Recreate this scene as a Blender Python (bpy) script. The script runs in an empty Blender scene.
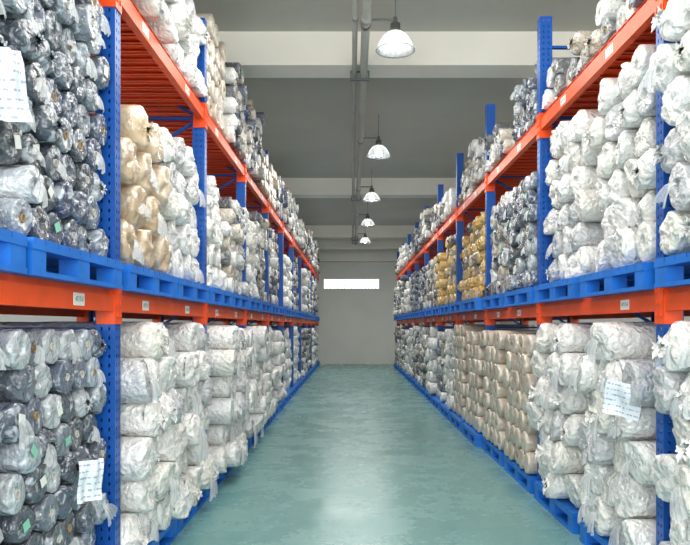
import bpy, math, random
from mathutils import Vector, Matrix, noise
random.seed(7)
scene = bpy.context.scene
try:
    scene.view_settings.view_transform = 'Standard'
    scene.view_settings.look = 'None'
    scene.view_settings.gamma = 0.90
    scene.view_settings.exposure = 0.03
except Exception: pass
COL = scene.collection

# ------------------------------------------------------------ parameters
H = 1.5
AL, AR = 1.30, 1.65
A = {-1: AL, 1: AR}
D0 = {-1: 3.83, 1: 3.70}
SP = {-1: 2.30, 1: 2.40}
NB = 10
DEND = 27.2
BEAM_T = 1.70
UP_T = {-1: 3.44, 1: 3.34}
BH = 0.12
POST_TOP = 4.22
RD = 1.12      # rack depth
CEIL = 5.0
PH = 0.15

# ------------------------------------------------------------ materials
def newmat(name):
    m = bpy.data.materials.new(name); m.use_nodes = True
    nt = m.node_tree
    return m, nt, nt.nodes["Principled BSDF"]
def N(nt, t, **kw):
    n = nt.nodes.new(t)
    for k, v in kw.items(): setattr(n, k, v)
    return n
def paint(name, col, rough=0.4, metal=0.0, var=0.12, scale=6.0, bump=0.1, bscale=60):
    m, nt, b = newmat(name)
    g = N(nt, 'ShaderNodeNewGeometry')
    n = N(nt, 'ShaderNodeTexNoise'); n.inputs['Scale'].default_value = scale; n.inputs['Detail'].default_value = 6
    nt.links.new(g.outputs['Position'], n.inputs['Vector'])
    r = N(nt, 'ShaderNodeValToRGB')
    r.color_ramp.elements[0].position = 0.3; r.color_ramp.elements[1].position = 0.7
    r.color_ramp.elements[0].color = (*[c*(1-var) for c in col], 1)
    r.color_ramp.elements[1].color = (*[min(1, c*(1+var)) for c in col], 1)
    nt.links.new(n.outputs['Fac'], r.inputs['Fac']); nt.links.new(r.outputs['Color'], b.inputs['Base Color'])
    b.inputs['Roughness'].default_value = rough; b.inputs['Metallic'].default_value = metal
    if bump:
        n2 = N(nt, 'ShaderNodeTexNoise'); n2.inputs['Scale'].default_value = bscale; n2.inputs['Detail'].default_value = 3
        nt.links.new(g.outputs['Position'], n2.inputs['Vector'])
        bp = N(nt, 'ShaderNodeBump'); bp.inputs['Strength'].default_value = bump; bp.inputs['Distance'].default_value = 0.01
        nt.links.new(n2.outputs['Fac'], bp.inputs['Height']); nt.links.new(bp.outputs['Normal'], b.inputs['Normal'])
    return m
M_ORANGE = paint('orange_powder_coat', (0.86, 0.105, 0.018), 0.38, var=0.08)
M_BLUE = paint('blue_powder_coat', (0.012, 0.105, 0.42), 0.35, var=0.10)
M_PALLET = paint('blue_pallet_plastic', (0.014, 0.19, 0.64), 0.45, var=0.12, scale=9)
M_WALL = paint('painted_plaster', (0.76, 0.765, 0.72), 0.85, var=0.04, scale=1.2)
M_CEIL = paint('grey_ceiling_plaster', (0.52, 0.52, 0.48), 0.9, var=0.05, scale=0.8)
M_BEAMC = paint('pale_concrete_paint', (0.90, 0.88, 0.81), 0.85, var=0.03, scale=1.5)
M_STEEL = paint('galvanised_steel', (0.20, 0.21, 0.20), 0.4, metal=0.4, var=0.1)
M_PIPE = paint('grey_conduit_paint', (0.44, 0.45, 0.42), 0.5, var=0.05)
M_CARD = paint('cardboard', (0.42, 0.30, 0.18), 0.8, var=0.15, scale=30)
M_CARDW = paint('pale_cardboard', (0.62, 0.60, 0.55), 0.7, var=0.15, scale=30)
M_FRAME = paint('white_window_frame', (0.85, 0.86, 0.85), 0.5, var=0.03)
M_INK = paint('dark_ink', (0.03, 0.03, 0.04), 0.6, var=0.05, bump=0)

def emis(name, col, s, base=None, rough=0.4):
    m, nt, b = newmat(name)
    b.inputs['Base Color'].default_value = (*(base or col), 1); b.inputs['Roughness'].default_value = rough
    b.inputs['Emission Color'].default_value = (*col, 1); b.inputs['Emission Strength'].default_value = s
    return m
M_BULB = emis('lit_bulb_glass', (1, 0.98, 0.93), 30)
def see_through(name, col, rough, fac, bump=0):
    m, nt, b = newmat(name)
    b.inputs['Base Color'].default_value = (*col, 1); b.inputs['Roughness'].default_value = rough
    if bump:
        g = N(nt, 'ShaderNodeNewGeometry')
        n2 = N(nt, 'ShaderNodeTexNoise'); n2.inputs['Scale'].default_value = 40; n2.inputs['Detail'].default_value = 4; n2.inputs['Distortion'].default_value = 1.5
        nt.links.new(g.outputs['Position'], n2.inputs['Vector'])
        bp = N(nt, 'ShaderNodeBump'); bp.inputs['Strength'].default_value = bump; bp.inputs['Distance'].default_value = 0.015
        nt.links.new(n2.outputs['Fac'], bp.inputs['Height']); nt.links.new(bp.outputs['Normal'], b.inputs['Normal'])
    tr = N(nt, 'ShaderNodeBsdfTransparent'); tr.inputs[0].default_value = (0.93,0.95,0.96,1)
    mx = N(nt, 'ShaderNodeMixShader'); mx.inputs[0].default_value = fac
    nt.links.new(b.outputs[0], mx.inputs[1]); nt.links.new(tr.outputs[0], mx.inputs[2]); nt.links.new(mx.outputs[0], nt.nodes['Material Output'].inputs['Surface'])
    return m
M_SHADE = see_through('ribbed_prismatic_shade', (0.28, 0.30, 0.31), 0.15, 0.25)
M_FILM = see_through('loose_clear_plastic', (0.86, 0.88, 0.90), 0.15, 0.52, 0.8)

def paper_mat():
    m, nt, b = newmat('printed_paper')
    tc = N(nt, 'ShaderNodeTexCoord')
    wv = N(nt, 'ShaderNodeTexWave'); wv.bands_direction = 'Z'; wv.inputs['Scale'].default_value = 10
    nt.links.new(tc.outputs['Object'], wv.inputs['Vector'])
    mp = N(nt, 'ShaderNodeMapping'); mp.inputs['Scale'].default_value = (1, 45, 14)
    nt.links.new(tc.outputs['Object'], mp.inputs['Vector'])
    n = N(nt, 'ShaderNodeTexNoise'); n.inputs['Scale'].default_value = 1.6; n.inputs['Detail'].default_value = 1
    nt.links.new(mp.outputs['Vector'], n.inputs['Vector'])
    mu = N(nt, 'ShaderNodeMath', operation='MULTIPLY'); nt.links.new(wv.outputs['Fac'], mu.inputs[0]); nt.links.new(n.outputs['Fac'], mu.inputs[1])
    r = N(nt, 'ShaderNodeValToRGB'); r.color_ramp.elements[0].position = 0.44; r.color_ramp.elements[1].position = 0.52
    r.color_ramp.elements[0].color = (0.76, 0.81, 0.87, 1); r.color_ramp.elements[1].color = (0.40, 0.43, 0.54, 1)
    nt.links.new(mu.outputs[0], r.inputs['Fac']); nt.links.new(r.outputs['Color'], b.inputs['Base Color'])
    b.inputs['Roughness'].default_value = 0.4
    return m
M_PAPER = paper_mat()
M_STICK = paint('white_sticker', (0.80, 0.82, 0.78), 0.4, var=0.04, scale=40)
M_STICKG = paint('green_sticker', (0.28, 0.62, 0.48), 0.4, var=0.06, scale=40)

def wrap_mat(name, cols, film=0.3, fmin=0.05, filmcol=(0.85, 0.87, 0.88), rough=0.3, bump=0.7, coat=0.5, fpos=0.55, fw=0.14, fscale=9, vscale=30, folds=0.35):
    m, nt, b = newmat(name)
    L = nt.links.new
    g = N(nt, 'ShaderNodeNewGeometry'); oi = N(nt, 'ShaderNodeObjectInfo')
    ad = N(nt, 'ShaderNodeMath', operation='ADD'); fr = N(nt, 'ShaderNodeMath', operation='FRACT')
    L(g.outputs['Random Per Island'], ad.inputs[0]); L(oi.outputs['Random'], ad.inputs[1]); L(ad.outputs[0], fr.inputs[0])
    r = N(nt, 'ShaderNodeValToRGB'); cr = r.color_ramp; cr.interpolation = 'CONSTANT'
    while len(cr.elements) < len(cols): cr.elements.new(0.5)
    for i, c in enumerate(cols): cr.elements[i].position = i/len(cols)
    for i, c in enumerate(cols): cr.elements[i].color = (*c, 1)
    L(fr.outputs[0], r.inputs['Fac'])
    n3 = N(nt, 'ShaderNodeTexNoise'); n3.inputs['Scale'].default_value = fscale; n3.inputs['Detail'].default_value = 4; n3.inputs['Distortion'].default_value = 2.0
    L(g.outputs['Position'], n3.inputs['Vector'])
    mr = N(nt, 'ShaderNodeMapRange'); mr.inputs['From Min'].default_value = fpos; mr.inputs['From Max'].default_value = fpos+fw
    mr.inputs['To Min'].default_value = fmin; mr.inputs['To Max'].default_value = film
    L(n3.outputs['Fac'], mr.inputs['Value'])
    mx = N(nt, 'ShaderNodeMixRGB'); mx.inputs['Color2'].default_value = (*filmcol, 1)  # noise streaks of wrapping film, with film glare painted into the base colour
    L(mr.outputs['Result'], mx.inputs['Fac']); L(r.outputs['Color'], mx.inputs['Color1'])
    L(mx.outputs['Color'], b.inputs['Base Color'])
    b.inputs['Roughness'].default_value = rough
    b.inputs['Coat Weight'].default_value = coat; b.inputs['Coat Roughness'].default_value = 0.06; b.inputs['Coat IOR'].default_value = 1.6
    wn = N(nt, 'ShaderNodeTexNoise'); wn.inputs['Scale'].default_value = 14; wn.inputs['Detail'].default_value = 2
    L(g.outputs['Position'], wn.inputs['Vector'])
    vm = N(nt, 'ShaderNodeVectorMath', operation='MULTIPLY_ADD'); vm.inputs[1].default_value = (0.10,0.10,0.10)
    L(wn.outputs['Color'], vm.inputs[0]); L(g.outputs['Position'], vm.inputs[2])
    vo = N(nt, 'ShaderNodeTexVoronoi'); vo.feature = 'F1'; vo.inputs['Scale'].default_value = vscale
    L(vm.outputs[0], vo.inputs['Vector'])
    n4 = N(nt, 'ShaderNodeTexNoise'); n4.noise_type = 'RIDGED_MULTIFRACTAL'; n4.inputs['Scale'].default_value = 8; n4.inputs['Detail'].default_value = 2; n4.inputs['Distortion'].default_value = 1.2
    L(g.outputs['Position'], n4.inputs['Vector'])
    n2 = N(nt, 'ShaderNodeTexNoise'); n2.inputs['Scale'].default_value = 45; n2.inputs['Detail'].default_value = 3; n2.inputs['Distortion'].default_value = 1.0
    L(g.outputs['Position'], n2.inputs['Vector'])
    m1 = N(nt, 'ShaderNodeMath', operation='MULTIPLY'); m1.inputs[1].default_value = 0.8
    L(vo.outputs['Distance'], m1.inputs[0])
    a1 = N(nt, 'ShaderNodeMath', operation='MULTIPLY_ADD'); a1.inputs[1].default_value = 0.5
    L(n2.outputs['Fac'], a1.inputs[0]); L(m1.outputs[0], a1.inputs[2])
    a2 = N(nt, 'ShaderNodeMath', operation='MULTIPLY_ADD'); a2.inputs[1].default_value = folds
    L(n4.outputs['Fac'], a2.inputs[0]); L(a1.outputs[0], a2.inputs[2])
    bp = N(nt, 'ShaderNodeBump'); bp.inputs['Strength'].default_value = bump; bp.inputs['Distance'].default_value = 0.022
    L(a2.outputs[0], bp.inputs['Height']); L(bp.outputs['Normal'], b.inputs['Normal']); L(bp.outputs['Normal'], b.inputs['Coat Normal'])
    return m
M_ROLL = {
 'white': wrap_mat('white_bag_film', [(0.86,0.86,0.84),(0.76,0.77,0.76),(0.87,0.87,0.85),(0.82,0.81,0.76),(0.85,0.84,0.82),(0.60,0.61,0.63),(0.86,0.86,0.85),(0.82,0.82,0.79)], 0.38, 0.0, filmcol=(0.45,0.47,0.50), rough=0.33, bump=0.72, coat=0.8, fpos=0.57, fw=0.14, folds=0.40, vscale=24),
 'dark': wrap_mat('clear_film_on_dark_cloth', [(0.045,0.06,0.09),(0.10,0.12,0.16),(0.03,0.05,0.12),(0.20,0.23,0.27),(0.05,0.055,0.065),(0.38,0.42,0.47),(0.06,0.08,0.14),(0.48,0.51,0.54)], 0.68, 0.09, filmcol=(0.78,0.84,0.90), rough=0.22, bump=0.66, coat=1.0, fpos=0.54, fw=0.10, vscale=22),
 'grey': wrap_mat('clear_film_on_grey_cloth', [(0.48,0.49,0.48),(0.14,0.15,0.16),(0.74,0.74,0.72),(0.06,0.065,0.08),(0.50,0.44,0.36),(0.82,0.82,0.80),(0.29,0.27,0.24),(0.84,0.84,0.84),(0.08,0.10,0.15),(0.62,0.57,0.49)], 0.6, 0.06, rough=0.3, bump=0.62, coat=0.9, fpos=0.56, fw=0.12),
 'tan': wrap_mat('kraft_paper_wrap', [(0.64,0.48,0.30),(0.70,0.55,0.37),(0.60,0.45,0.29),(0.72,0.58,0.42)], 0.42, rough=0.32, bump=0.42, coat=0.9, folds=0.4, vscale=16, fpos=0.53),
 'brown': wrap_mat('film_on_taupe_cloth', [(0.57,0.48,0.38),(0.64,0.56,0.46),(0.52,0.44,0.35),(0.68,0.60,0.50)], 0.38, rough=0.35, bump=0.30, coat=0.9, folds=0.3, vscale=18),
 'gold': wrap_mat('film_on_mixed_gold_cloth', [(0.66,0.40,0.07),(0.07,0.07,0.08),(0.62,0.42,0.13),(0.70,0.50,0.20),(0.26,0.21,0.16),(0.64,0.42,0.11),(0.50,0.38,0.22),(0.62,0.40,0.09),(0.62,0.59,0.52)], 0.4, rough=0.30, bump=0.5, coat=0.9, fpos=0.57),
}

def floor_mat():
    m, nt, b = newmat('teal_epoxy_floor'); L = nt.links.new
    g = N(nt, 'ShaderNodeNewGeometry')
    n = N(nt, 'ShaderNodeTexNoise'); n.inputs['Scale'].default_value = 1.5; n.inputs['Detail'].default_value = 12; n.inputs['Roughness'].default_value = 0.72
    L(g.outputs['Position'], n.inputs['Vector'])
    r = N(nt, 'ShaderNodeValToRGB')
    r.color_ramp.elements[0].position = 0.25; r.color_ramp.elements[0].color = (0.135, 0.30, 0.295, 1)
    r.color_ramp.elements[1].position = 0.75; r.color_ramp.elements[1].color = (0.24, 0.415, 0.40, 1)
    L(n.outputs['Fac'], r.inputs['Fac'])
    n2 = N(nt, 'ShaderNodeTexNoise'); n2.inputs['Scale'].default_value = 30; n2.inputs['Detail'].default_value = 8; n2.inputs['Roughness'].default_value = 0.85
    L(g.outputs['Position'], n2.inputs['Vector'])
    mr = N(nt, 'ShaderNodeMapRange'); mr.inputs['From Min'].default_value = 0.5; mr.inputs['From Max'].default_value = 0.75; mr.inputs['To Max'].default_value = 0.35
    L(n2.outputs['Fac'], mr.inputs['Value'])
    mx = N(nt, 'ShaderNodeMixRGB'); mx.inputs['Color2'].default_value = (0.36, 0.52, 0.49, 1)
    L(mr.outputs['Result'], mx.inputs['Fac']); L(r.outputs['Color'], mx.inputs['Color1']); L(mx.outputs['Color'], b.inputs['Base Color'])
    rr = N(nt, 'ShaderNodeMapRange'); rr.inputs['From Min'].default_value = 0.35; rr.inputs['From Max'].default_value = 0.65; rr.inputs['To Min'].default_value = 0.18; rr.inputs['To Max'].default_value = 0.36
    L(n.outputs['Fac'], rr.inputs['Value']); L(rr.outputs['Result'], b.inputs['Roughness'])
    b.inputs['Specular IOR Level'].default_value = 0.38
    n3 = N(nt, 'ShaderNodeTexNoise'); n3.inputs['Scale'].default_value = 5; n3.inputs['Detail'].default_value = 5
    L(g.outputs['Position'], n3.inputs['Vector'])
    bp = N(nt, 'ShaderNodeBump'); bp.inputs['Strength'].default_value = 0.10; bp.inputs['Distance'].default_value = 0.02
    L(n3.outputs['Fac'], bp.inputs['Height']); L(bp.outputs['Normal'], b.inputs['Normal'])
    return m
M_FLOOR = floor_mat()

# ------------------------------------------------------------ mesh helpers
def mesh(name, V, F, mat, smooth=False):
    me = bpy.data.meshes.new(name); me.from_pydata(V, [], F); me.update()
    if mat: me.materials.append(mat)
    if smooth:
        me.polygons.foreach_set('use_smooth', [True]*len(me.polygons))
    return me
def addbox(V, F, x0, x1, y0, y1, z0, z1):
    i = len(V)
    if x0 > x1: x0, x1 = x1, x0
    V += [(x0,y0,z0),(x1,y0,z0),(x1,y1,z0),(x0,y1,z0),(x0,y0,z1),(x1,y0,z1),(x1,y1,z1),(x0,y1,z1)]
    F += [(i,i+3,i+2,i+1),(i+4,i+5,i+6,i+7),(i,i+1,i+5,i+4),(i+1,i+2,i+6,i+5),(i+2,i+3,i+7,i+6),(i+3,i,i+4,i+7)]
def addtube(V, F, p0, p1, r, seg=12, r1=None, caps=True):
    p0 = Vector(p0); p1 = Vector(p1); r1 = r if r1 is None else r1
    d = (p1-p0).normalized(); u = d.orthogonal().normalized(); w = d.cross(u); i = len(V)
    for p, rr in ((p0, r), (p1, r1)):
        for k in range(seg):
            a = 2*math.pi*k/seg; V.append(tuple(p + u*rr*math.cos(a) + w*rr*math.sin(a)))
    for k in range(seg):
        k2 = (k+1) % seg; F.append((i+k, i+k2, i+seg+k2, i+seg+k))
    if caps:
        F.append(tuple(i+k for k in range(seg))[::-1]); F.append(tuple(i+seg+k for k in range(seg)))
def lathe(V, F, prof, seg=32):
    i = len(V)
    for (r, z) in prof:
        for k in range(seg):
            a = 2*math.pi*k/seg; V.append((r*math.cos(a), r*math.sin(a), z))
    for j in range(len(prof)-1):
        for k in range(seg):
            k2 = (k+1) % seg
            F.append((i+j*seg+k, i+j*seg+k2, i+(j+1)*seg+k2, i+(j+1)*seg+k))
def obj(name, me, parent=None, loc=(0,0,0), rot=(0,0,0), scale=(1,1,1), label=None, cat=None, kind=None, group=None):
    o = bpy.data.objects.new(name, me); COL.objects.link(o)
    o.location = loc; o.rotation_euler = rot; o.scale = scale
    if parent: o.parent = parent
    if label: o['label'] = label
    if cat: o['category'] = cat
    if kind: o['kind'] = kind
    if group: o['group'] = group
    return o

# ------------------------------------------------------------ shell
WL, WR, Y0 = -5.4, 5.8, -4.0
def structure(name, boxes, mat, label, cat):
    V, F = [], []
    for b in boxes: addbox(V, F, *b)
    return obj(name, mesh(name, V, F, mat), label=label, cat=cat, kind='structure')
structure('floor', [(WL-0.2, WR+0.2, Y0, DEND+0.2, -0.15, 0)], M_FLOOR, 'glossy teal green epoxy warehouse floor with scuffs', 'floor')
structure('ceiling', [(WL-0.2, WR+0.2, Y0, DEND+0.2, CEIL, CEIL+0.15)], M_CEIL, 'grey plastered warehouse ceiling slab', 'ceiling')
structure('wall_left', [(WL-0.2, WL, Y0, DEND, 0, CEIL)], M_WALL, 'plain off-white plastered side wall', 'wall')
structure('wall_right', [(WR, WR+0.2, Y0, DEND, 0, CEIL)], M_WALL, 'plain off-white plastered side wall', 'wall')
wx0, wx1, wz0, wz1 = -1.12, 1.08, 2.95, 3.38
structure('wall_back', [(WL, wx0, DEND, DEND+0.2, 0, CEIL), (wx1, WR, DEND, DEND+0.2, 0, CEIL),
    (wx0, wx1, DEND, DEND+0.2, 0, wz0), (wx0, wx1, DEND, DEND+0.2, wz1, CEIL)], M_WALL, 'plain pale plastered end wall with high window', 'wall')
V, F = [], []
addbox(V,F,wx0,wx1,DEND+0.05,DEND+0.1,wz0,wz0+0.03); addbox(V,F,wx0,wx1,DEND+0.05,DEND+0.1,wz1-0.03,wz1)
for i in range(17):
    x = wx0 + (wx1-wx0-0.02)*i/16
    addbox(V,F,x,x+0.014,DEND+0.05,DEND+0.1,wz0,wz1)
for t in (1/3, 2/3): addbox(V,F,wx0,wx1,DEND+0.06,DEND+0.09,wz0+(wz1-wz0)*t-0.007,wz0+(wz1-wz0)*t+0.007)
obj('window_1', mesh('window_frame', V, F, M_FRAME), label='wide low white-framed window with fine grille', cat='window', kind='structure')
ti = 1
for (y0, w, z) in ((0.0, 0.42, 4.6), (8.2, 0.42, 4.6), (16.3, 0.42, 4.6), (24.0, 0.42, 4.6), (25.7, 0.3, 4.38), (DEND-0.3, 0.3, 4.03)):
    structure('trim_%d' % ti, [(WL, WR, y0, y0+w, z, CEIL)], M_BEAMC, 'pale painted concrete beam crossing the ceiling', 'ceiling beam'); ti += 1

# ------------------------------------------------------------ upright frames
def face_grid(V, F, O, U, W, ucuts, zmax, pitch, hz, holes):
    zc = [0.0]; z = pitch*0.5
    rows = []
    while z + hz < zmax-0.01:
        rows.append((zc[-1], z, False)); rows.append((z, z+hz, True)); zc.append(z+hz); z += pitch
    rows.append((zc[-1], zmax, False))
    for (za, zb, h) in rows:
        if not h:
            cs = [(ucuts[0], ucuts[-1])]
        else:
            cs = [(ucuts[i], ucuts[i+1]) for i in range(len(ucuts)-1) if i not in holes]
        for (ua, ub) in cs:
            i = len(V)
            for (u, zz) in ((ua, za), (ub, za), (ub, zb), (ua, zb)):
                p = Vector(O) + Vector(U)*u; V.append((p.x, p.y, zz))
            F.append((i, i+1, i+2, i+3))
PW, PD = 0.108, 0.09   # X width, Y width
def post_mesh():
    V, F = [], []
    hy = PD/2
    face_grid(V, F, (0,-hy,0), (0,1,0), None, [0,0.022,0.031,0.059,0.068,PD], POST_TOP, 0.05, 0.020, {1,3})
    for s in (-1, 1):
        face_grid(V, F, (-PW, s*hy, 0), (1,0,0), None, [0,0.030,0.039,0.072,0.081,PW], POST_TOP, 0.05, 0.018, {1,3})
        i = len(V); V += [(-PW, s*hy, 0), (-PW, s*(hy-0.03), 0), (-PW, s*(hy-0.03), POST_TOP), (-PW, s*hy, POST_TOP)]; F.append((i,i+1,i+2,i+3))
    return mesh('perforated_post', V, F, M_BLUE)
ME_POST = post_mesh()
V, F = [], []
addbox(V,F,-PW-0.03,0.03,-0.075,0.075,0,0.008); addbox(V,F,-PW+0.01,-0.01,-0.045,0.045,0.008,0.06)
for sx in (-PW-0.015, 0.015): addtube(V,F,(sx,0,0.008),(sx,0,0.022),0.01,6)
ME_FOOT = mesh('foot_plate', V, F, M_BLUE)
def brace_mesh(p0, p1):
    V, F = [], []
    d = Vector(p1)-Vector(p0); L = d.length
    addbox(V,F,0,L,-0.018,0.018,-0.002,0.002); addbox(V,F,0,L,-0.018,-0.014,-0.02,0.002); addbox(V,F,0,L,0.014,0.018,-0.02,0.002)
    ang = math.atan2(d.z, d.x)
    c, s = math.cos(ang), math.sin(ang)
    V = [(p0[0]+x*c-z*s, y, p0[2]+x*s+z*c) for (x,y,z) in V]
    return mesh('brace', V, F, M_BLUE)
xb0, xb1 = -PW+0.01, -(RD-PW)-0.01
BR = []
zz = 0.25
BR.append(brace_mesh((xb1,0,zz),(xb0,0,zz)))
k = 0
while zz + 0.62 < POST_TOP:
    z2 = zz+0.62
    BR.append(brace_mesh((xb1,0,zz+0.03),(xb0,0,z2-0.03)) if k % 2 == 0 else brace_mesh((xb1,0,z2-0.03),(xb0,0,zz+0.03)))
    BR.append(brace_mesh((xb1,0,z2),(xb0,0,z2))); zz = z2; k += 1
for s in (-1, 1):
    for kf in range(NB+1):
        d = D0[s] + SP[s]*kf
        if d > DEND-0.4: continue
        e = obj('rack_upright_frame', None, loc=(s*A[s], d, 0), rot=(0,0,0 if s < 0 else math.pi),
                label='blue perforated steel rack upright frame with diagonal bracing', cat='rack upright', group='rack upright frames along the aisle')
        obj('post', ME_POST, e); 
        obj('post', ME_POST, e, loc=(-RD,0,0), rot=(0,0,math.pi))
        obj('foot_plate', ME_FOOT, e); obj('foot_plate', ME_FOOT, e, loc=(-RD,0,0), rot=(0,0,math.pi))
        for b in BR: obj('brace', b, e)

# ------------------------------------------------------------ beams, decks
def beam_mesh(L):
    V, F = [], []
    addbox(V,F,-0.055,-0.005,0,L,-BH,-0.03); addbox(V,F,-0.055,-0.022,0,L,-0.03,0)
    return mesh('shelf_beam', V, F, M_ORANGE)
def bracket_mesh():
    V, F = [], []
    addbox(V,F,-0.10,0.004,-0.005,0.0,-0.19,0.03)
    addbox(V,F,0.001,0.006,-0.05,0.0,-0.19,0.03)
    for z in (-0.15,-0.085,-0.02): addbox(V,F,0.006,0.012,-0.035,-0.02,z,z+0.025)
    return mesh('end_bracket', V, F, M_ORANGE)
ME_BR = bracket_mesh()
V, F = [], []
addbox(V,F,-0.10,0.004,0.0,0.005,-0.19,0.03); addbox(V,F,0.001,0.006,0.0,0.05,-0.19,0.03)
for z in (-0.15,-0.085,-0.02): addbox(V,F,0.006,0.012,0.02,0.035,z,z+0.025)
ME_BR2 = mesh('end_bracket', V, F, M_ORANGE)
V, F = [], []
addbox(V,F,0,0.002,-0.065,0.065,-0.03,0.03)
ME_TAG = mesh('label_sticker', V, F, M_STICK)
def text_mesh(t, size):
    c = bpy.data.curves.new('t', 'FONT'); c.body = t; c.size = size; c.align_x = 'CENTER'; c.align_y = 'CENTER'; c.resolution_u = 2
    o = bpy.data.objects.new('t', c); COL.objects.link(o)
    bpy.context.view_layer.update()
    me = bpy.data.meshes.new_from_object(o.evaluated_get(bpy.context.evaluated_depsgraph_get()))
    bpy.data.objects.remove(o); me.materials.clear(); me.materials.append(M_INK)
    return me
ME_TXT = text_mesh('4717-4', 0.034)
ME_TXT2 = text_mesh('4717-3', 0.034)
def deck_mesh(L):
    V, F = [], []
    n = int(L/0.145); w = L/n
    for i in range(n):
        y = i*w
        addbox(V,F,-RD+0.01,-0.025,y+0.004,y+w-0.010,0.018,0.022)
        addbox(V,F,-RD+0.01,-0.025,y+0.004,y+0.008,0,0.018); addbox(V,F,-RD+0.01,-0.025,y+w-0.014,y+w-0.010,0,0.018)
        addbox(V,F,-RD+0.01,-0.025,y+0.004,y+0.03,0,0.003); addbox(V,F,-RD+0.01,-0.025,y+w-0.036,y+w-0.010,0,0.003)
    return mesh('shelf_deck', V, F, M_ORANGE)
BAYS = {-1: [], 1: []}
for s in (-1, 1):
    L = SP[s]-PD-0.002
    MB = beam_mesh(L); MD = deck_mesh(L)
    for k in range(-1, NB-0):
        ya = D0[s]+SP[s]*k+PD/2+0.001
        if ya+L > DEND-0.2: continue
        BAYS[s].append((k+1, ya, L))
        for lev, zt in enumerate((BEAM_T, UP_T[s])):
            for back in (0, 1):
                x = s*(A[s] + (RD if back else 0))
                flip = (s > 0) != bool(back)
                rz = math.pi if flip else 0
                loc = (x, ya+L if flip else ya, zt)
                o = obj('shelf_beam', MB, loc=loc, rot=(0,0,rz), label='orange steel box-section rack beam' + (' supporting blue pallets' if lev == 0 else ' supporting the slatted orange deck'), cat='rack beam', group='orange rack beams')
                obj('end_bracket', ME_BR, o, loc=(0,0.005,0)); obj('end_bracket', ME_BR2, o, loc=(0,L-0.005,0))
                if not back and k < 5:
                    if s < 0: fl = (0.78,) if k == -1 else (0.22, 0.72)
                    else: fl = (0.19,) if k == 0 and lev == 0 else (0.3, 0.72)
                    for fpos in fl:
                        ff = 1-fpos if s > 0 else fpos
                        st = obj('label_sticker', ME_TAG, o, loc=(-0.005, L*ff, -0.072), label='small white location label')
                        if k < 2: obj('label_text', random.choice((ME_TXT, ME_TXT2)), st, loc=(0.0026,0,0), rot=(math.pi/2,0,math.pi/2))
        x = s*A[s]
        obj('shelf_deck', MD, loc=(x, ya+L if s > 0 else ya, UP_T[s]), rot=(0,0,math.pi if s > 0 else 0),
            label='orange steel slatted shelf deck lying on rack beams', cat='shelf deck', group='orange slatted shelf decks')

# ------------------------------------------------------------ pallets
PL, PDp = 1.06, 1.16
def pallet_mesh():
    V, F = [], []
    n = 9; w = PL/n
    for i in range(n): addbox(V,F,-PDp,0,i*w+0.006,(i+1)*w-0.006,PH-0.022,PH)
    for x0 in (-0.10, -PDp/2-0.05, -PDp):
        addbox(V,F,x0,x0+0.10,0,PL,PH-0.045,PH-0.022)
        addbox(V,F,x0,x0+0.10,0,PL,0,0.022)
        for y0 in (0, PL/2-0.07, PL-0.13):
            ww = 0.13 if y0 != PL/2-0.07 else 0.14
            addbox(V,F,x0+0.004,x0+0.096,y0+0.004,y0+ww-0.004,0.022,PH-0.045)
    for y0 in (0, PL/2-0.05, PL-0.10): addbox(V,F,-PDp+0.1,-0.1,y0,y0+0.10,0,0.018)
    return mesh('blue_pallet', V, F, M_PALLET)
ME_PAL = pallet_mesh()
def pallet(s, y, z, prot):
    return obj('plastic_pallet', ME_PAL, loc=(s*(A[s]-prot), y+PL if s > 0 else y, z), rot=(0,0,math.pi if s > 0 else 0),
        label='blue slatted pallet %s carrying fabric rolls' % ('on the floor' if z < 0.1 else 'on orange rack beams'), cat='pallet', group='blue pallets in the racks')

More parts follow.
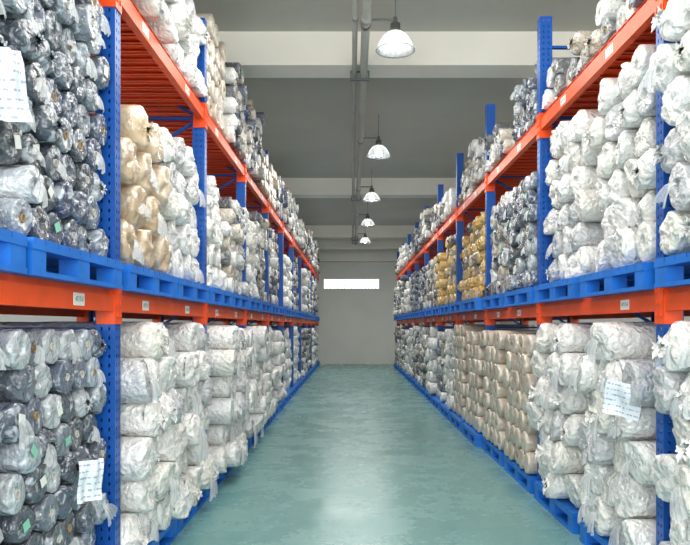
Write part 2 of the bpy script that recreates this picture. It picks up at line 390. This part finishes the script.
# ------------------------------------------------------------ rolls (unit = diameter)
def roll_geom(seed, style, seg, nb, L=5.6, amp=1.0):
    rnd = random.Random(seed); off = Vector((seed*7.3, seed*3.1, seed*1.7))
    V, F = [], []
    prof = [(-L, 0.05, 0), (-L, 0.40, 0)]
    for i in range(nb):
        u = (i/(nb-1))**0.7
        prof.append((-L+0.06 + (L-0.16)*u, 0.5, 0.0 if u < 0.8 else 0.02*(u-0.8)*5))
    if style == 'bag':
        t = rnd.uniform(0.1, 0.7)
        prof += [(-0.04,0.485,.03),(0.02,0.455,.05),(0.07,0.38,.10),(0.10,0.27,.16),(0.12,0.15,.25),(0.15,0.10,.3),(0.16+0.10*t,0.15,.4),(0.16+0.2*t,0.19,.5)]
    elif style == 'soft':
        prof += [(-0.04,0.49,.015),(0.01,0.468,.03),(0.035,0.42,.05),(0.045,0.33,.08),(0.05,0.22,.1),(0.05,0.10,.08),(0.048,0.01,0)]
    else:
        prof += [(-0.03,0.495,.005),(0.0,0.485,.01),(0.02,0.45,.02),(0.02,0.33,.03),(0.025,0.22,.04),(0.02,0.15,.03),(-0.12,0.13,0),(-0.12,0.01,0)]
    ks = [rnd.choice((5,6,7,8,9)), rnd.choice((11,13))]; ph = [rnd.random()*6.28, rnd.random()*6.28]
    dy, dz = rnd.uniform(-0.3,0.3), rnd.uniform(-0.6,0.1)
    ex = rnd.uniform(0.94, 1.0)
    tx, tz = rnd.uniform(-0.08, 0.08), rnd.uniform(-0.12, 0.06)
    for j, (x, r, ruf) in enumerate(prof):
        t = max(0, x+0.02)
        for k in range(seg):
            a = 2*math.pi*k/seg
            rr = r*(1 + ruf*(0.6*math.sin(ks[0]*a+ph[0]) + 0.4*math.sin(ks[1]*a+ph[1]+x*3)))
            p = Vector((x, math.cos(a), math.sin(a)))
            nn = noise.noise(Vector((x*0.5, p.y*1.1, p.z*1.1))+off)*0.02 + (abs(noise.noise(Vector((x*0.7, p.y*2.2, p.z*2.2))+off))-0.2)*0.05
            nn += (abs(noise.noise(Vector((x*0.9, p.y*5.5, p.z*5.5))+off))-0.2)*0.05
            rr *= 1 + nn*amp*(1 if r > 0.3 else 0.6)
            if r > 0.3: rr = min(rr, 0.512)
            xx = x
            if x > -0.1:
                f = 0.3 if style == 'flat' else (0.5 if amp < 0.3 else 1)
                xx += noise.noise(Vector((p.y*1.8*r*2, p.z*1.8*r*2, 3))+off)*0.09*f + (tx*p.y + tz*p.z)*r*2*f*amp
                xx += (abs(noise.noise(Vector((p.y*r*9, p.z*r*9, 5))+off))-0.2)*0.07*f
            V.append((xx, p.y*rr + dy*t, p.z*rr*ex + dz*t))
    n = len(prof)
    for j in range(n-1):
        for k in range(seg):
            k2 = (k+1) % seg
            F.append((j*seg+k, j*seg+k2, (j+1)*seg+k2, (j+1)*seg+k))
    return V, F
KINDS = {
 'white': ('white_wrapped_roll', ['soft','soft','bag','soft','soft','bag','soft','flat'], 'fabric roll in crumpled white plastic bag, stacked on its side', 'white bagged fabric rolls', 1.0),
 'dark': ('dark_fabric_roll', ['soft','flat','bag','flat','soft','flat'], 'dark fabric roll in shiny clear plastic film, stacked on its side', 'dark film-wrapped fabric rolls', 0.6),
 'grey': ('grey_fabric_roll', ['soft','flat','bag','flat','soft','flat'], 'grey fabric roll in clear plastic film, stacked on its side', 'grey film-wrapped fabric rolls', 0.6),
 'tan': ('kraft_wrapped_roll', ['soft','soft','bag'], 'fabric roll wrapped in tan kraft paper, stacked on its side', 'kraft paper wrapped rolls', 0.35),
 'brown': ('taupe_fabric_roll', ['flat','soft','soft'], 'taupe fabric roll in clear film, stacked on its side', 'taupe fabric rolls', 0.15),
 'gold': ('golden_fabric_roll', ['flat','soft','bag'], 'golden yellow or grey fabric roll in clear film', 'mixed golden fabric rolls', 0.5),
}
HI, LO = {}, {}
for ki, (k, (nm, styles, lab, grp, amp)) in enumerate(KINDS.items()):
    HI[k] = []; LO[k] = []
    for i, st in enumerate(styles):
        Vv, Ff = roll_geom(11*ki+i+1, st, 56, 26, amp=amp)
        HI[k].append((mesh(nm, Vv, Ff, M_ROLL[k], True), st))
        LO[k].append(roll_geom(11*ki+i+1, st, 14, 4, 4.6, amp))
def core(mat):
    V, F = [], []
    addtube(V, F, (-0.3,0,0), (0.035,0,0), 0.115, 16, caps=False); addtube(V, F, (-0.3,0,0), (0.035,0,0), 0.085, 16, caps=False)
    for k in range(16):
        k2 = (k+1) % 16; F.append((16+k, 16+k2, 48+k2, 48+k))
    return mesh('cardboard_core', V, F, mat, False)
ME_CORE = core(M_CARD); ME_COREW = core(M_CARDW)
V, F = [], []
addbox(V, F, 0.075, 0.09, -0.16, 0.16, -0.12, 0.12); ME_LAB = mesh('paper_label', V, F, M_STICK)
ME_LAB2 = mesh('paper_label', V, F, M_STICKG)
def flap_mesh(seed):
    rnd = random.Random(seed); V, F = [], []
    nu, nv = 9, 16; ph = rnd.random()*6; wd = rnd.uniform(0.22, 0.40); ln = rnd.uniform(0.3, 0.62); sk = rnd.uniform(-0.25, 0.25); kk = rnd.choice((7,9,11))
    for i in range(nu+1):
        u = i/nu
        for j in range(nv+1):
            v = j/nv*2-1
            rag = 1+0.25*noise.noise(Vector((v*3, seed*2.1, 0)))
            V.append((0.04+0.16*math.sin(u*1.7)*rag+0.045*u*math.sin(kk*v+ph)+0.03, v*(0.10+wd*u)+sk*u, 0.08-ln*u*u*rag+0.03*math.sin(kk*1.3*v)*u-0.06*u))
    for i in range(nu):
        for j in range(nv):
            a = i*(nv+1)+j; F.append((a,a+1,a+nv+2,a+nv+1))
    return mesh('plastic_film_flap', V, F, M_FILM, True)
FLAPS = [flap_mesh(i) for i in range(6)]

ROLLS = []
def stack(s, y0, y1, z0, z1, dia, kind, prot, jag=0.03, drop=0.3):
    rows = max(1, round((z1-z0-dia)/(dia*0.872)+1))
    dia = (z1-z0)/(1+0.872*(rows-1))
    cols = max(1, int((y1-y0)/dia+0.15)); pitch = (y1-y0)/cols; dia = min(dia, pitch)
    vp = (z1-z0-dia)/max(1, rows-1) if rows > 1 else 0
    vp = min(vp, dia*0.93)
    for r in range(rows):
        nc = cols if r % 2 == 0 else cols-1
        for c in range(nc):
            if r == rows-1 and random.random() < drop: continue
            y = y0 + pitch*(c+0.5) + (pitch/2 if r % 2 else 0) + random.uniform(-1,1)*0.004
            z = z0 + dia/2 + r*vp + random.uniform(-1,1)*0.002
            p = prot + random.uniform(-1,1)*jag
            if random.random() < 0.06: p += random.uniform(0, 0.07)
            sx = s*(A[s]-p)
            if abs(sx)/y*690 > 378: continue
            ROLLS.append([y, s, sx, z, dia*random.uniform(0.96,0.99), kind])
PLAN = {
 (-1,0): ['dark','white','white',('white','white'),'white',('grey','white'),'white','grey','grey','white'],
 (-1,1): ['dark',('tan','white'),('white','grey'),('white','grey'),'grey','white','grey','white','grey','grey'],
 (-1,2): [None,'white',('brown','grey'),('grey','brown'),('brown','grey'),'grey',('grey','white'),'grey','grey','grey'],
 (1,0): ['white','white','brown','brown',('white','grey'),('white','grey'),'grey','white','grey','grey'],
 (1,1): ['white','white',('dark','grey'),('gold','gold'),('gold','gold'),'grey','dark','white','grey','grey'],
 (1,2): [None,('grey','grey'),('dark','grey'),'grey',('white','grey'),'grey','dark','grey','white','grey'],
}
DIA = {'white':0.255,'dark':0.175,'grey':0.18,'tan':0.26,'brown':0.20,'gold':0.18}
for s in (-1, 1):
    for (k, ya, L) in BAYS[s]:
        for lev in range(3):
            plan = PLAN[(s,lev)][min(k, 9)]
            if plan is None: continue
            if not isinstance(plan, tuple): plan = (plan, plan)
            for h in (0, 1):
                if k == 0 and h == 0 and s > 0: continue
                kind = plan[h]; y = ya + 0.02 + h*(L-0.04-PL)
                pr = random.uniform(-0.09, 0.01)
                if s > 0 and k >= 4: pr += 0.02+0.012*k
                if s > 0 and 1 <= k < 4: pr += 0.03
                drop = 0.15; jag = 0.035
                if lev == 0: zb = 0; ztop = 1.53
                elif lev == 1: zb = BEAM_T; ztop = UP_T[s]-BH-0.08
                elif s < 0: zb = UP_T[s]+0.022; ztop = min(4.5, zb+(random.uniform(0.9,1.05) if k < 3 else random.uniform(0.55,1.0))); drop = 0.4; pr += 0.06
                else: zb = UP_T[s]+0.022; ztop = zb+(0.34 if k == 1 else random.uniform(0.40,0.70)); drop = 0.35
                if lev < 2:
                    pallet(s, y, zb, 0.05 if s < 0 else (0.06 if k < 3 else 0.12)); zb += PH
                if s < 0 and k == 1 and lev == 0: pr = 0.07; jag = 0.05
                if s < 0 and k in (2,3) and lev == 0: pr = 0.15 if h == 0 else 0.08; jag = 0.07
                if s > 0 and k == 1 and lev == 0: jag = 0.05; pr = 0.06
                if s > 0 and k in (2,3) and lev == 0: pr = 0.06
                if k == 0: pr = -0.05 if s < 0 else 0.05; drop = 0
                if k == 0 and s > 0: jag = 0.045
                if k == 0 and s < 0 and lev == 0: ztop = 1.49
                if k == 1 and kind == 'white' and lev < 2: drop = 0.05
                if kind == 'tan': ztop = 2.86; drop = 0; pr = 0.0
                if s < 0 and k == 1 and lev == 1 and kind == 'white': ztop = 2.98
                if lev == 1 and k >= 2: ztop -= random.uniform(0.0, 0.35)
                if lev == 0 and k >= 2: ztop -= random.uniform(0.0, 0.14)
                if kind in ('brown','tan'): jag = 0.014
                if kind == 'dark' and k == 0: jag = 0.02
                stack(s, y-0.005, y+PL+0.005, zb, ztop, DIA[kind], kind, pr, jag=jag, drop=drop)
random.seed(99)
STUFF = {}
cnt = {}
ROLLS.sort(key=lambda r: r[0])
for (y, s, x, z, dia, kind) in ROLLS:
    nm, styles, lab, grp, amp = KINDS[kind]
    cnt[kind] = cnt.get(kind, 0)+1
    vi = random.randrange(len(styles))
    rz = (0 if s < 0 else math.pi) + random.uniform(-1,1)*0.012
    rx = random.choice((0, math.pi*0.5, math.pi, math.pi*1.5)) + random.uniform(-.3,.3)
    if styles[vi] == 'bag': rx = random.uniform(-0.4, 0.4)
    if cnt[kind] <= 290:
        me, st = HI[kind][vi]
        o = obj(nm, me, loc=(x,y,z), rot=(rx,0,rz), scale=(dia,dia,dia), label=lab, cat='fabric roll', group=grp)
        if y < 9:
            if st == 'flat' and kind != 'white' and not (kind == 'dark' and random.random() < 0.3):
                w = random.random() < (0.6 if kind == 'dark' else 0.3)
                obj('cardboard_core', ME_COREW if w else ME_CORE, o, label='pale cardboard core' if w else 'brown cardboard core')
            elif kind in ('dark','grey') and st == 'soft' and random.random() < 0.5:
                obj('paper_label', random.choice((ME_LAB, ME_LAB, ME_LAB2)), o, loc=(0.02,random.uniform(-.1,.1),random.uniform(-.1,.1)), rot=(random.uniform(-1,1),0.1,0))
            fp = {'white':0.28,'dark':0.20,'grey':0.15,'gold':0.1,'tan':0.2}.get(kind, 0.0)
            big = s < 0 and z < 1.5 and y > 5
            if big: fp = 0.40
            if random.random() < fp:
                q = random.uniform(1.2, 1.9) if big else 1.0
                obj('plastic_film_flap', random.choice(FLAPS), o, rot=(-rx+random.uniform(-0.4,0.4),0,0), scale=(1,q*0.9,q), label='loose crumpled clear film end')
    else:
        SV, SF = STUFF.setdefault(kind, ([], []))
        Vv, Ff = LO[kind][vi]
        Mx = Matrix.Translation((x,y,z)) @ Matrix.Rotation(rz,4,'Z') @ Matrix.Rotation(rx,4,'X') @ Matrix.Scale(dia,4)
        b = len(SV)
        SV.extend([tuple(Mx @ Vector(v)) for v in Vv]); SF.extend([tuple(b+i for i in f) for f in Ff])
for kind, (SV, SF) in STUFF.items():
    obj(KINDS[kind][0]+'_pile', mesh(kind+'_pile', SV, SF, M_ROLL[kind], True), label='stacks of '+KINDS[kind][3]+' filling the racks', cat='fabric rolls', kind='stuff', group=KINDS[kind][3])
print('ROLLS', len(ROLLS), cnt)

# ------------------------------------------------------------ paper sheets on the stacks
def sheet(loc, w, h, rz, label, tilt=0.0, bend=1.0):
    V, F = [], []
    nx, nz = 10, 10
    for j in range(nz+1):
        for i in range(nx+1):
            u, v = i/nx-0.5, j/nz-0.5
            V.append((0.012*bend*math.sin(v*5)+0.010*bend*math.sin(u*7+v*3)+0.006*bend*math.sin(u*15), u*w, v*h))
    for j in range(nz):
        for i in range(nx):
            a = j*(nx+1)+i; F.append((a,a+1,a+nx+2,a+nx+1))
    return obj('paper_sheet', mesh('paper_sheet', V, F, M_PAPER, True), loc=loc, rot=(tilt,0,rz), label=label, cat='paper sheet')
sheet((-AL+0.07, 2.46, 2.36), 0.17, 0.25, math.radians(-22), 'printed white paper sheet taped on dark fabric rolls', 0.22)
sheet((-AL+0.05, 3.30, 0.76), 0.14, 0.20, math.radians(-28), 'printed white paper sheet in film on dark fabric rolls', -0.05)
sheet((AR-0.11, 3.93, 1.08), 0.22, 0.20, math.radians(180+45), 'printed white paper sheet taped on white fabric rolls', -0.16, 1.2)

# ------------------------------------------------------------ ceiling conduits
for x, r, z in ((0.03, 0.028, 4.572), (0.14, 0.045, 4.555)):
    V, F = [], []
    addtube(V, F, (x,Y0+0.5,z), (x,25.7,z), r, 16)
    yy = 1.0
    while yy < DEND-2:
        addtube(V, F, (x,yy,z), (x,yy+0.10,z), r*1.2, 16); yy += 2.9
    obj('ceiling_conduit', mesh('ceiling_conduit', V, F, M_PIPE, True), label='long grey conduit pipe running under the ceiling beams', cat='pipe', group='ceiling conduits')
for y in (8.41, 16.51, 24.21):
    V, F = [], []
    addbox(V,F,-0.02,0.21,y-0.03,y+0.03,4.596,4.602); addbox(V,F,-0.02,-0.005,y-0.03,y+0.03,4.50,4.596); addbox(V,F,0.195,0.21,y-0.03,y+0.03,4.50,4.596); addbox(V,F,-0.02,0.21,y-0.03,y+0.03,4.492,4.503)
    obj('pipe_clamp', mesh('pipe_clamp', V, F, M_STEEL), label='steel pipe clamp under a ceiling beam', cat='pipe clamp', group='pipe clamps')

# ------------------------------------------------------------ pendant lamps
LZ = 4.30
def lamp_parts():
    P = {}
    V, F = [], []; lathe(V,F,[(0.0,0.275),(0.035,0.275),(0.05,0.265),(0.05,0.21),(0.062,0.20),(0.078,0.18),(0.07,0.165),(0.0,0.165)],24); P['ballast_housing'] = mesh('ballast_housing',V,F,M_STEEL,True)
    V, F = [], []
    pr = [(0.06,0.178),(0.09,0.165),(0.125,0.13),(0.152,0.09),(0.172,0.045),(0.186,0.008),(0.195,0.0),(0.195,-0.008),(0.180,-0.002),(0.165,0.042),(0.144,0.084),(0.115,0.122),(0.07,0.158)]
    seg = 96
    lathe(V,F,pr,seg)
    V = [(x*(1+0.03*((i%4) in (0,1))),y*(1+0.03*((i%4) in (0,1))),z) for i,(x,y,z) in enumerate(V)]
    P['reflector_shade'] = mesh('reflector_shade',V,F,M_SHADE,True)
    V, F = [], []; lathe(V,F,[(0.0,0.15),(0.025,0.145),(0.03,0.12),(0.055,0.08),(0.06,0.05),(0.045,0.015),(0.02,0.0),(0.0,-0.002)],20); P['bulb'] = mesh('bulb',V,F,M_BULB,True)
    V, F = [], []; addtube(V,F,(0,0,0.27),(0,0,0.33),0.022,12); addtube(V,F,(0,0,0.305),(-0.30,0,0.305),0.011,10); addtube(V,F,(-0.30,-0.03,0.255),(-0.30,0.03,0.255),0.052,16)
    addtube(V,F,(0,0,0.32),(0,0,CEIL-LZ),0.004,8)
    P['mounting_arm'] = mesh('mounting_arm',V,F,M_STEEL)
    return P
LP = lamp_parts()
for y in (7.0, 11.4, 15.4, 19.2, 23.2):
    e = obj('pendant_lamp', None, loc=(0.44, y, LZ), label='lit industrial high-bay pendant lamp with ribbed bell shade', cat='pendant lamp', group='pendant lamps over the aisle')
    for n, me in LP.items(): obj(n, me, e)
    ld = bpy.data.lights.new('lamp_light', 'SPOT'); ld.energy = 50; ld.spot_size = math.radians(150); ld.spot_blend = 0.6; ld.shadow_soft_size = 0.12; ld.color = (1, 0.97, 0.9)
    lo = bpy.data.objects.new('lamp_light', ld); COL.objects.link(lo); lo.parent = e; lo.location = (0,0,-0.14)

# ------------------------------------------------------------ lighting
w = bpy.data.worlds.new('World'); scene.world = w; w.use_nodes = True
bg = w.node_tree.nodes['Background']; bg.inputs[0].default_value = (0.96, 0.98, 1.0, 1); bg.inputs[1].default_value = 1.75
def area(loc, rot, sx, sy, e, col=(1,1,1)):
    ld = bpy.data.lights.new('fill_light', 'AREA'); ld.shape = 'RECTANGLE'; ld.size = sx; ld.size_y = sy; ld.energy = e; ld.color = col
    o = bpy.data.objects.new('fill_light', ld); COL.objects.link(o); o.location = loc; o.rotation_euler = rot
area((0,-3.8,3.0), (math.radians(86),0,0), 8, 3.6, 640, (1,0.985,0.95))  # unseen light added behind the camera, for daylight from the open end
for y, e in ((5.5, 130), (13.5, 120), (21.5, 120)):  # added fill panels above the aisle, no fixture modelled there
    area((0.1, y, 4.48), (0,0,0), 2.0, 5.5, e, (1,0.985,0.94))
for x in (-4.0, 4.3):  # unseen strips added behind the racks to brighten the gaps between stacks
    area((x, 12, 4.5), (0,0,0), 1.6, 24.0, 350, (1,1,0.98))

# ------------------------------------------------------------ camera
cd = bpy.data.cameras.new('Camera'); cam = bpy.data.objects.new('Camera', cd); COL.objects.link(cam)
cam.location = (0,0,H); cam.rotation_euler = (math.radians(90),0,0)
cd.sensor_width = 36; cd.lens = 36; cd.shift_x = -7/690; cd.shift_y = 53.5/690; cd.clip_start = 0.05
scene.camera = cam
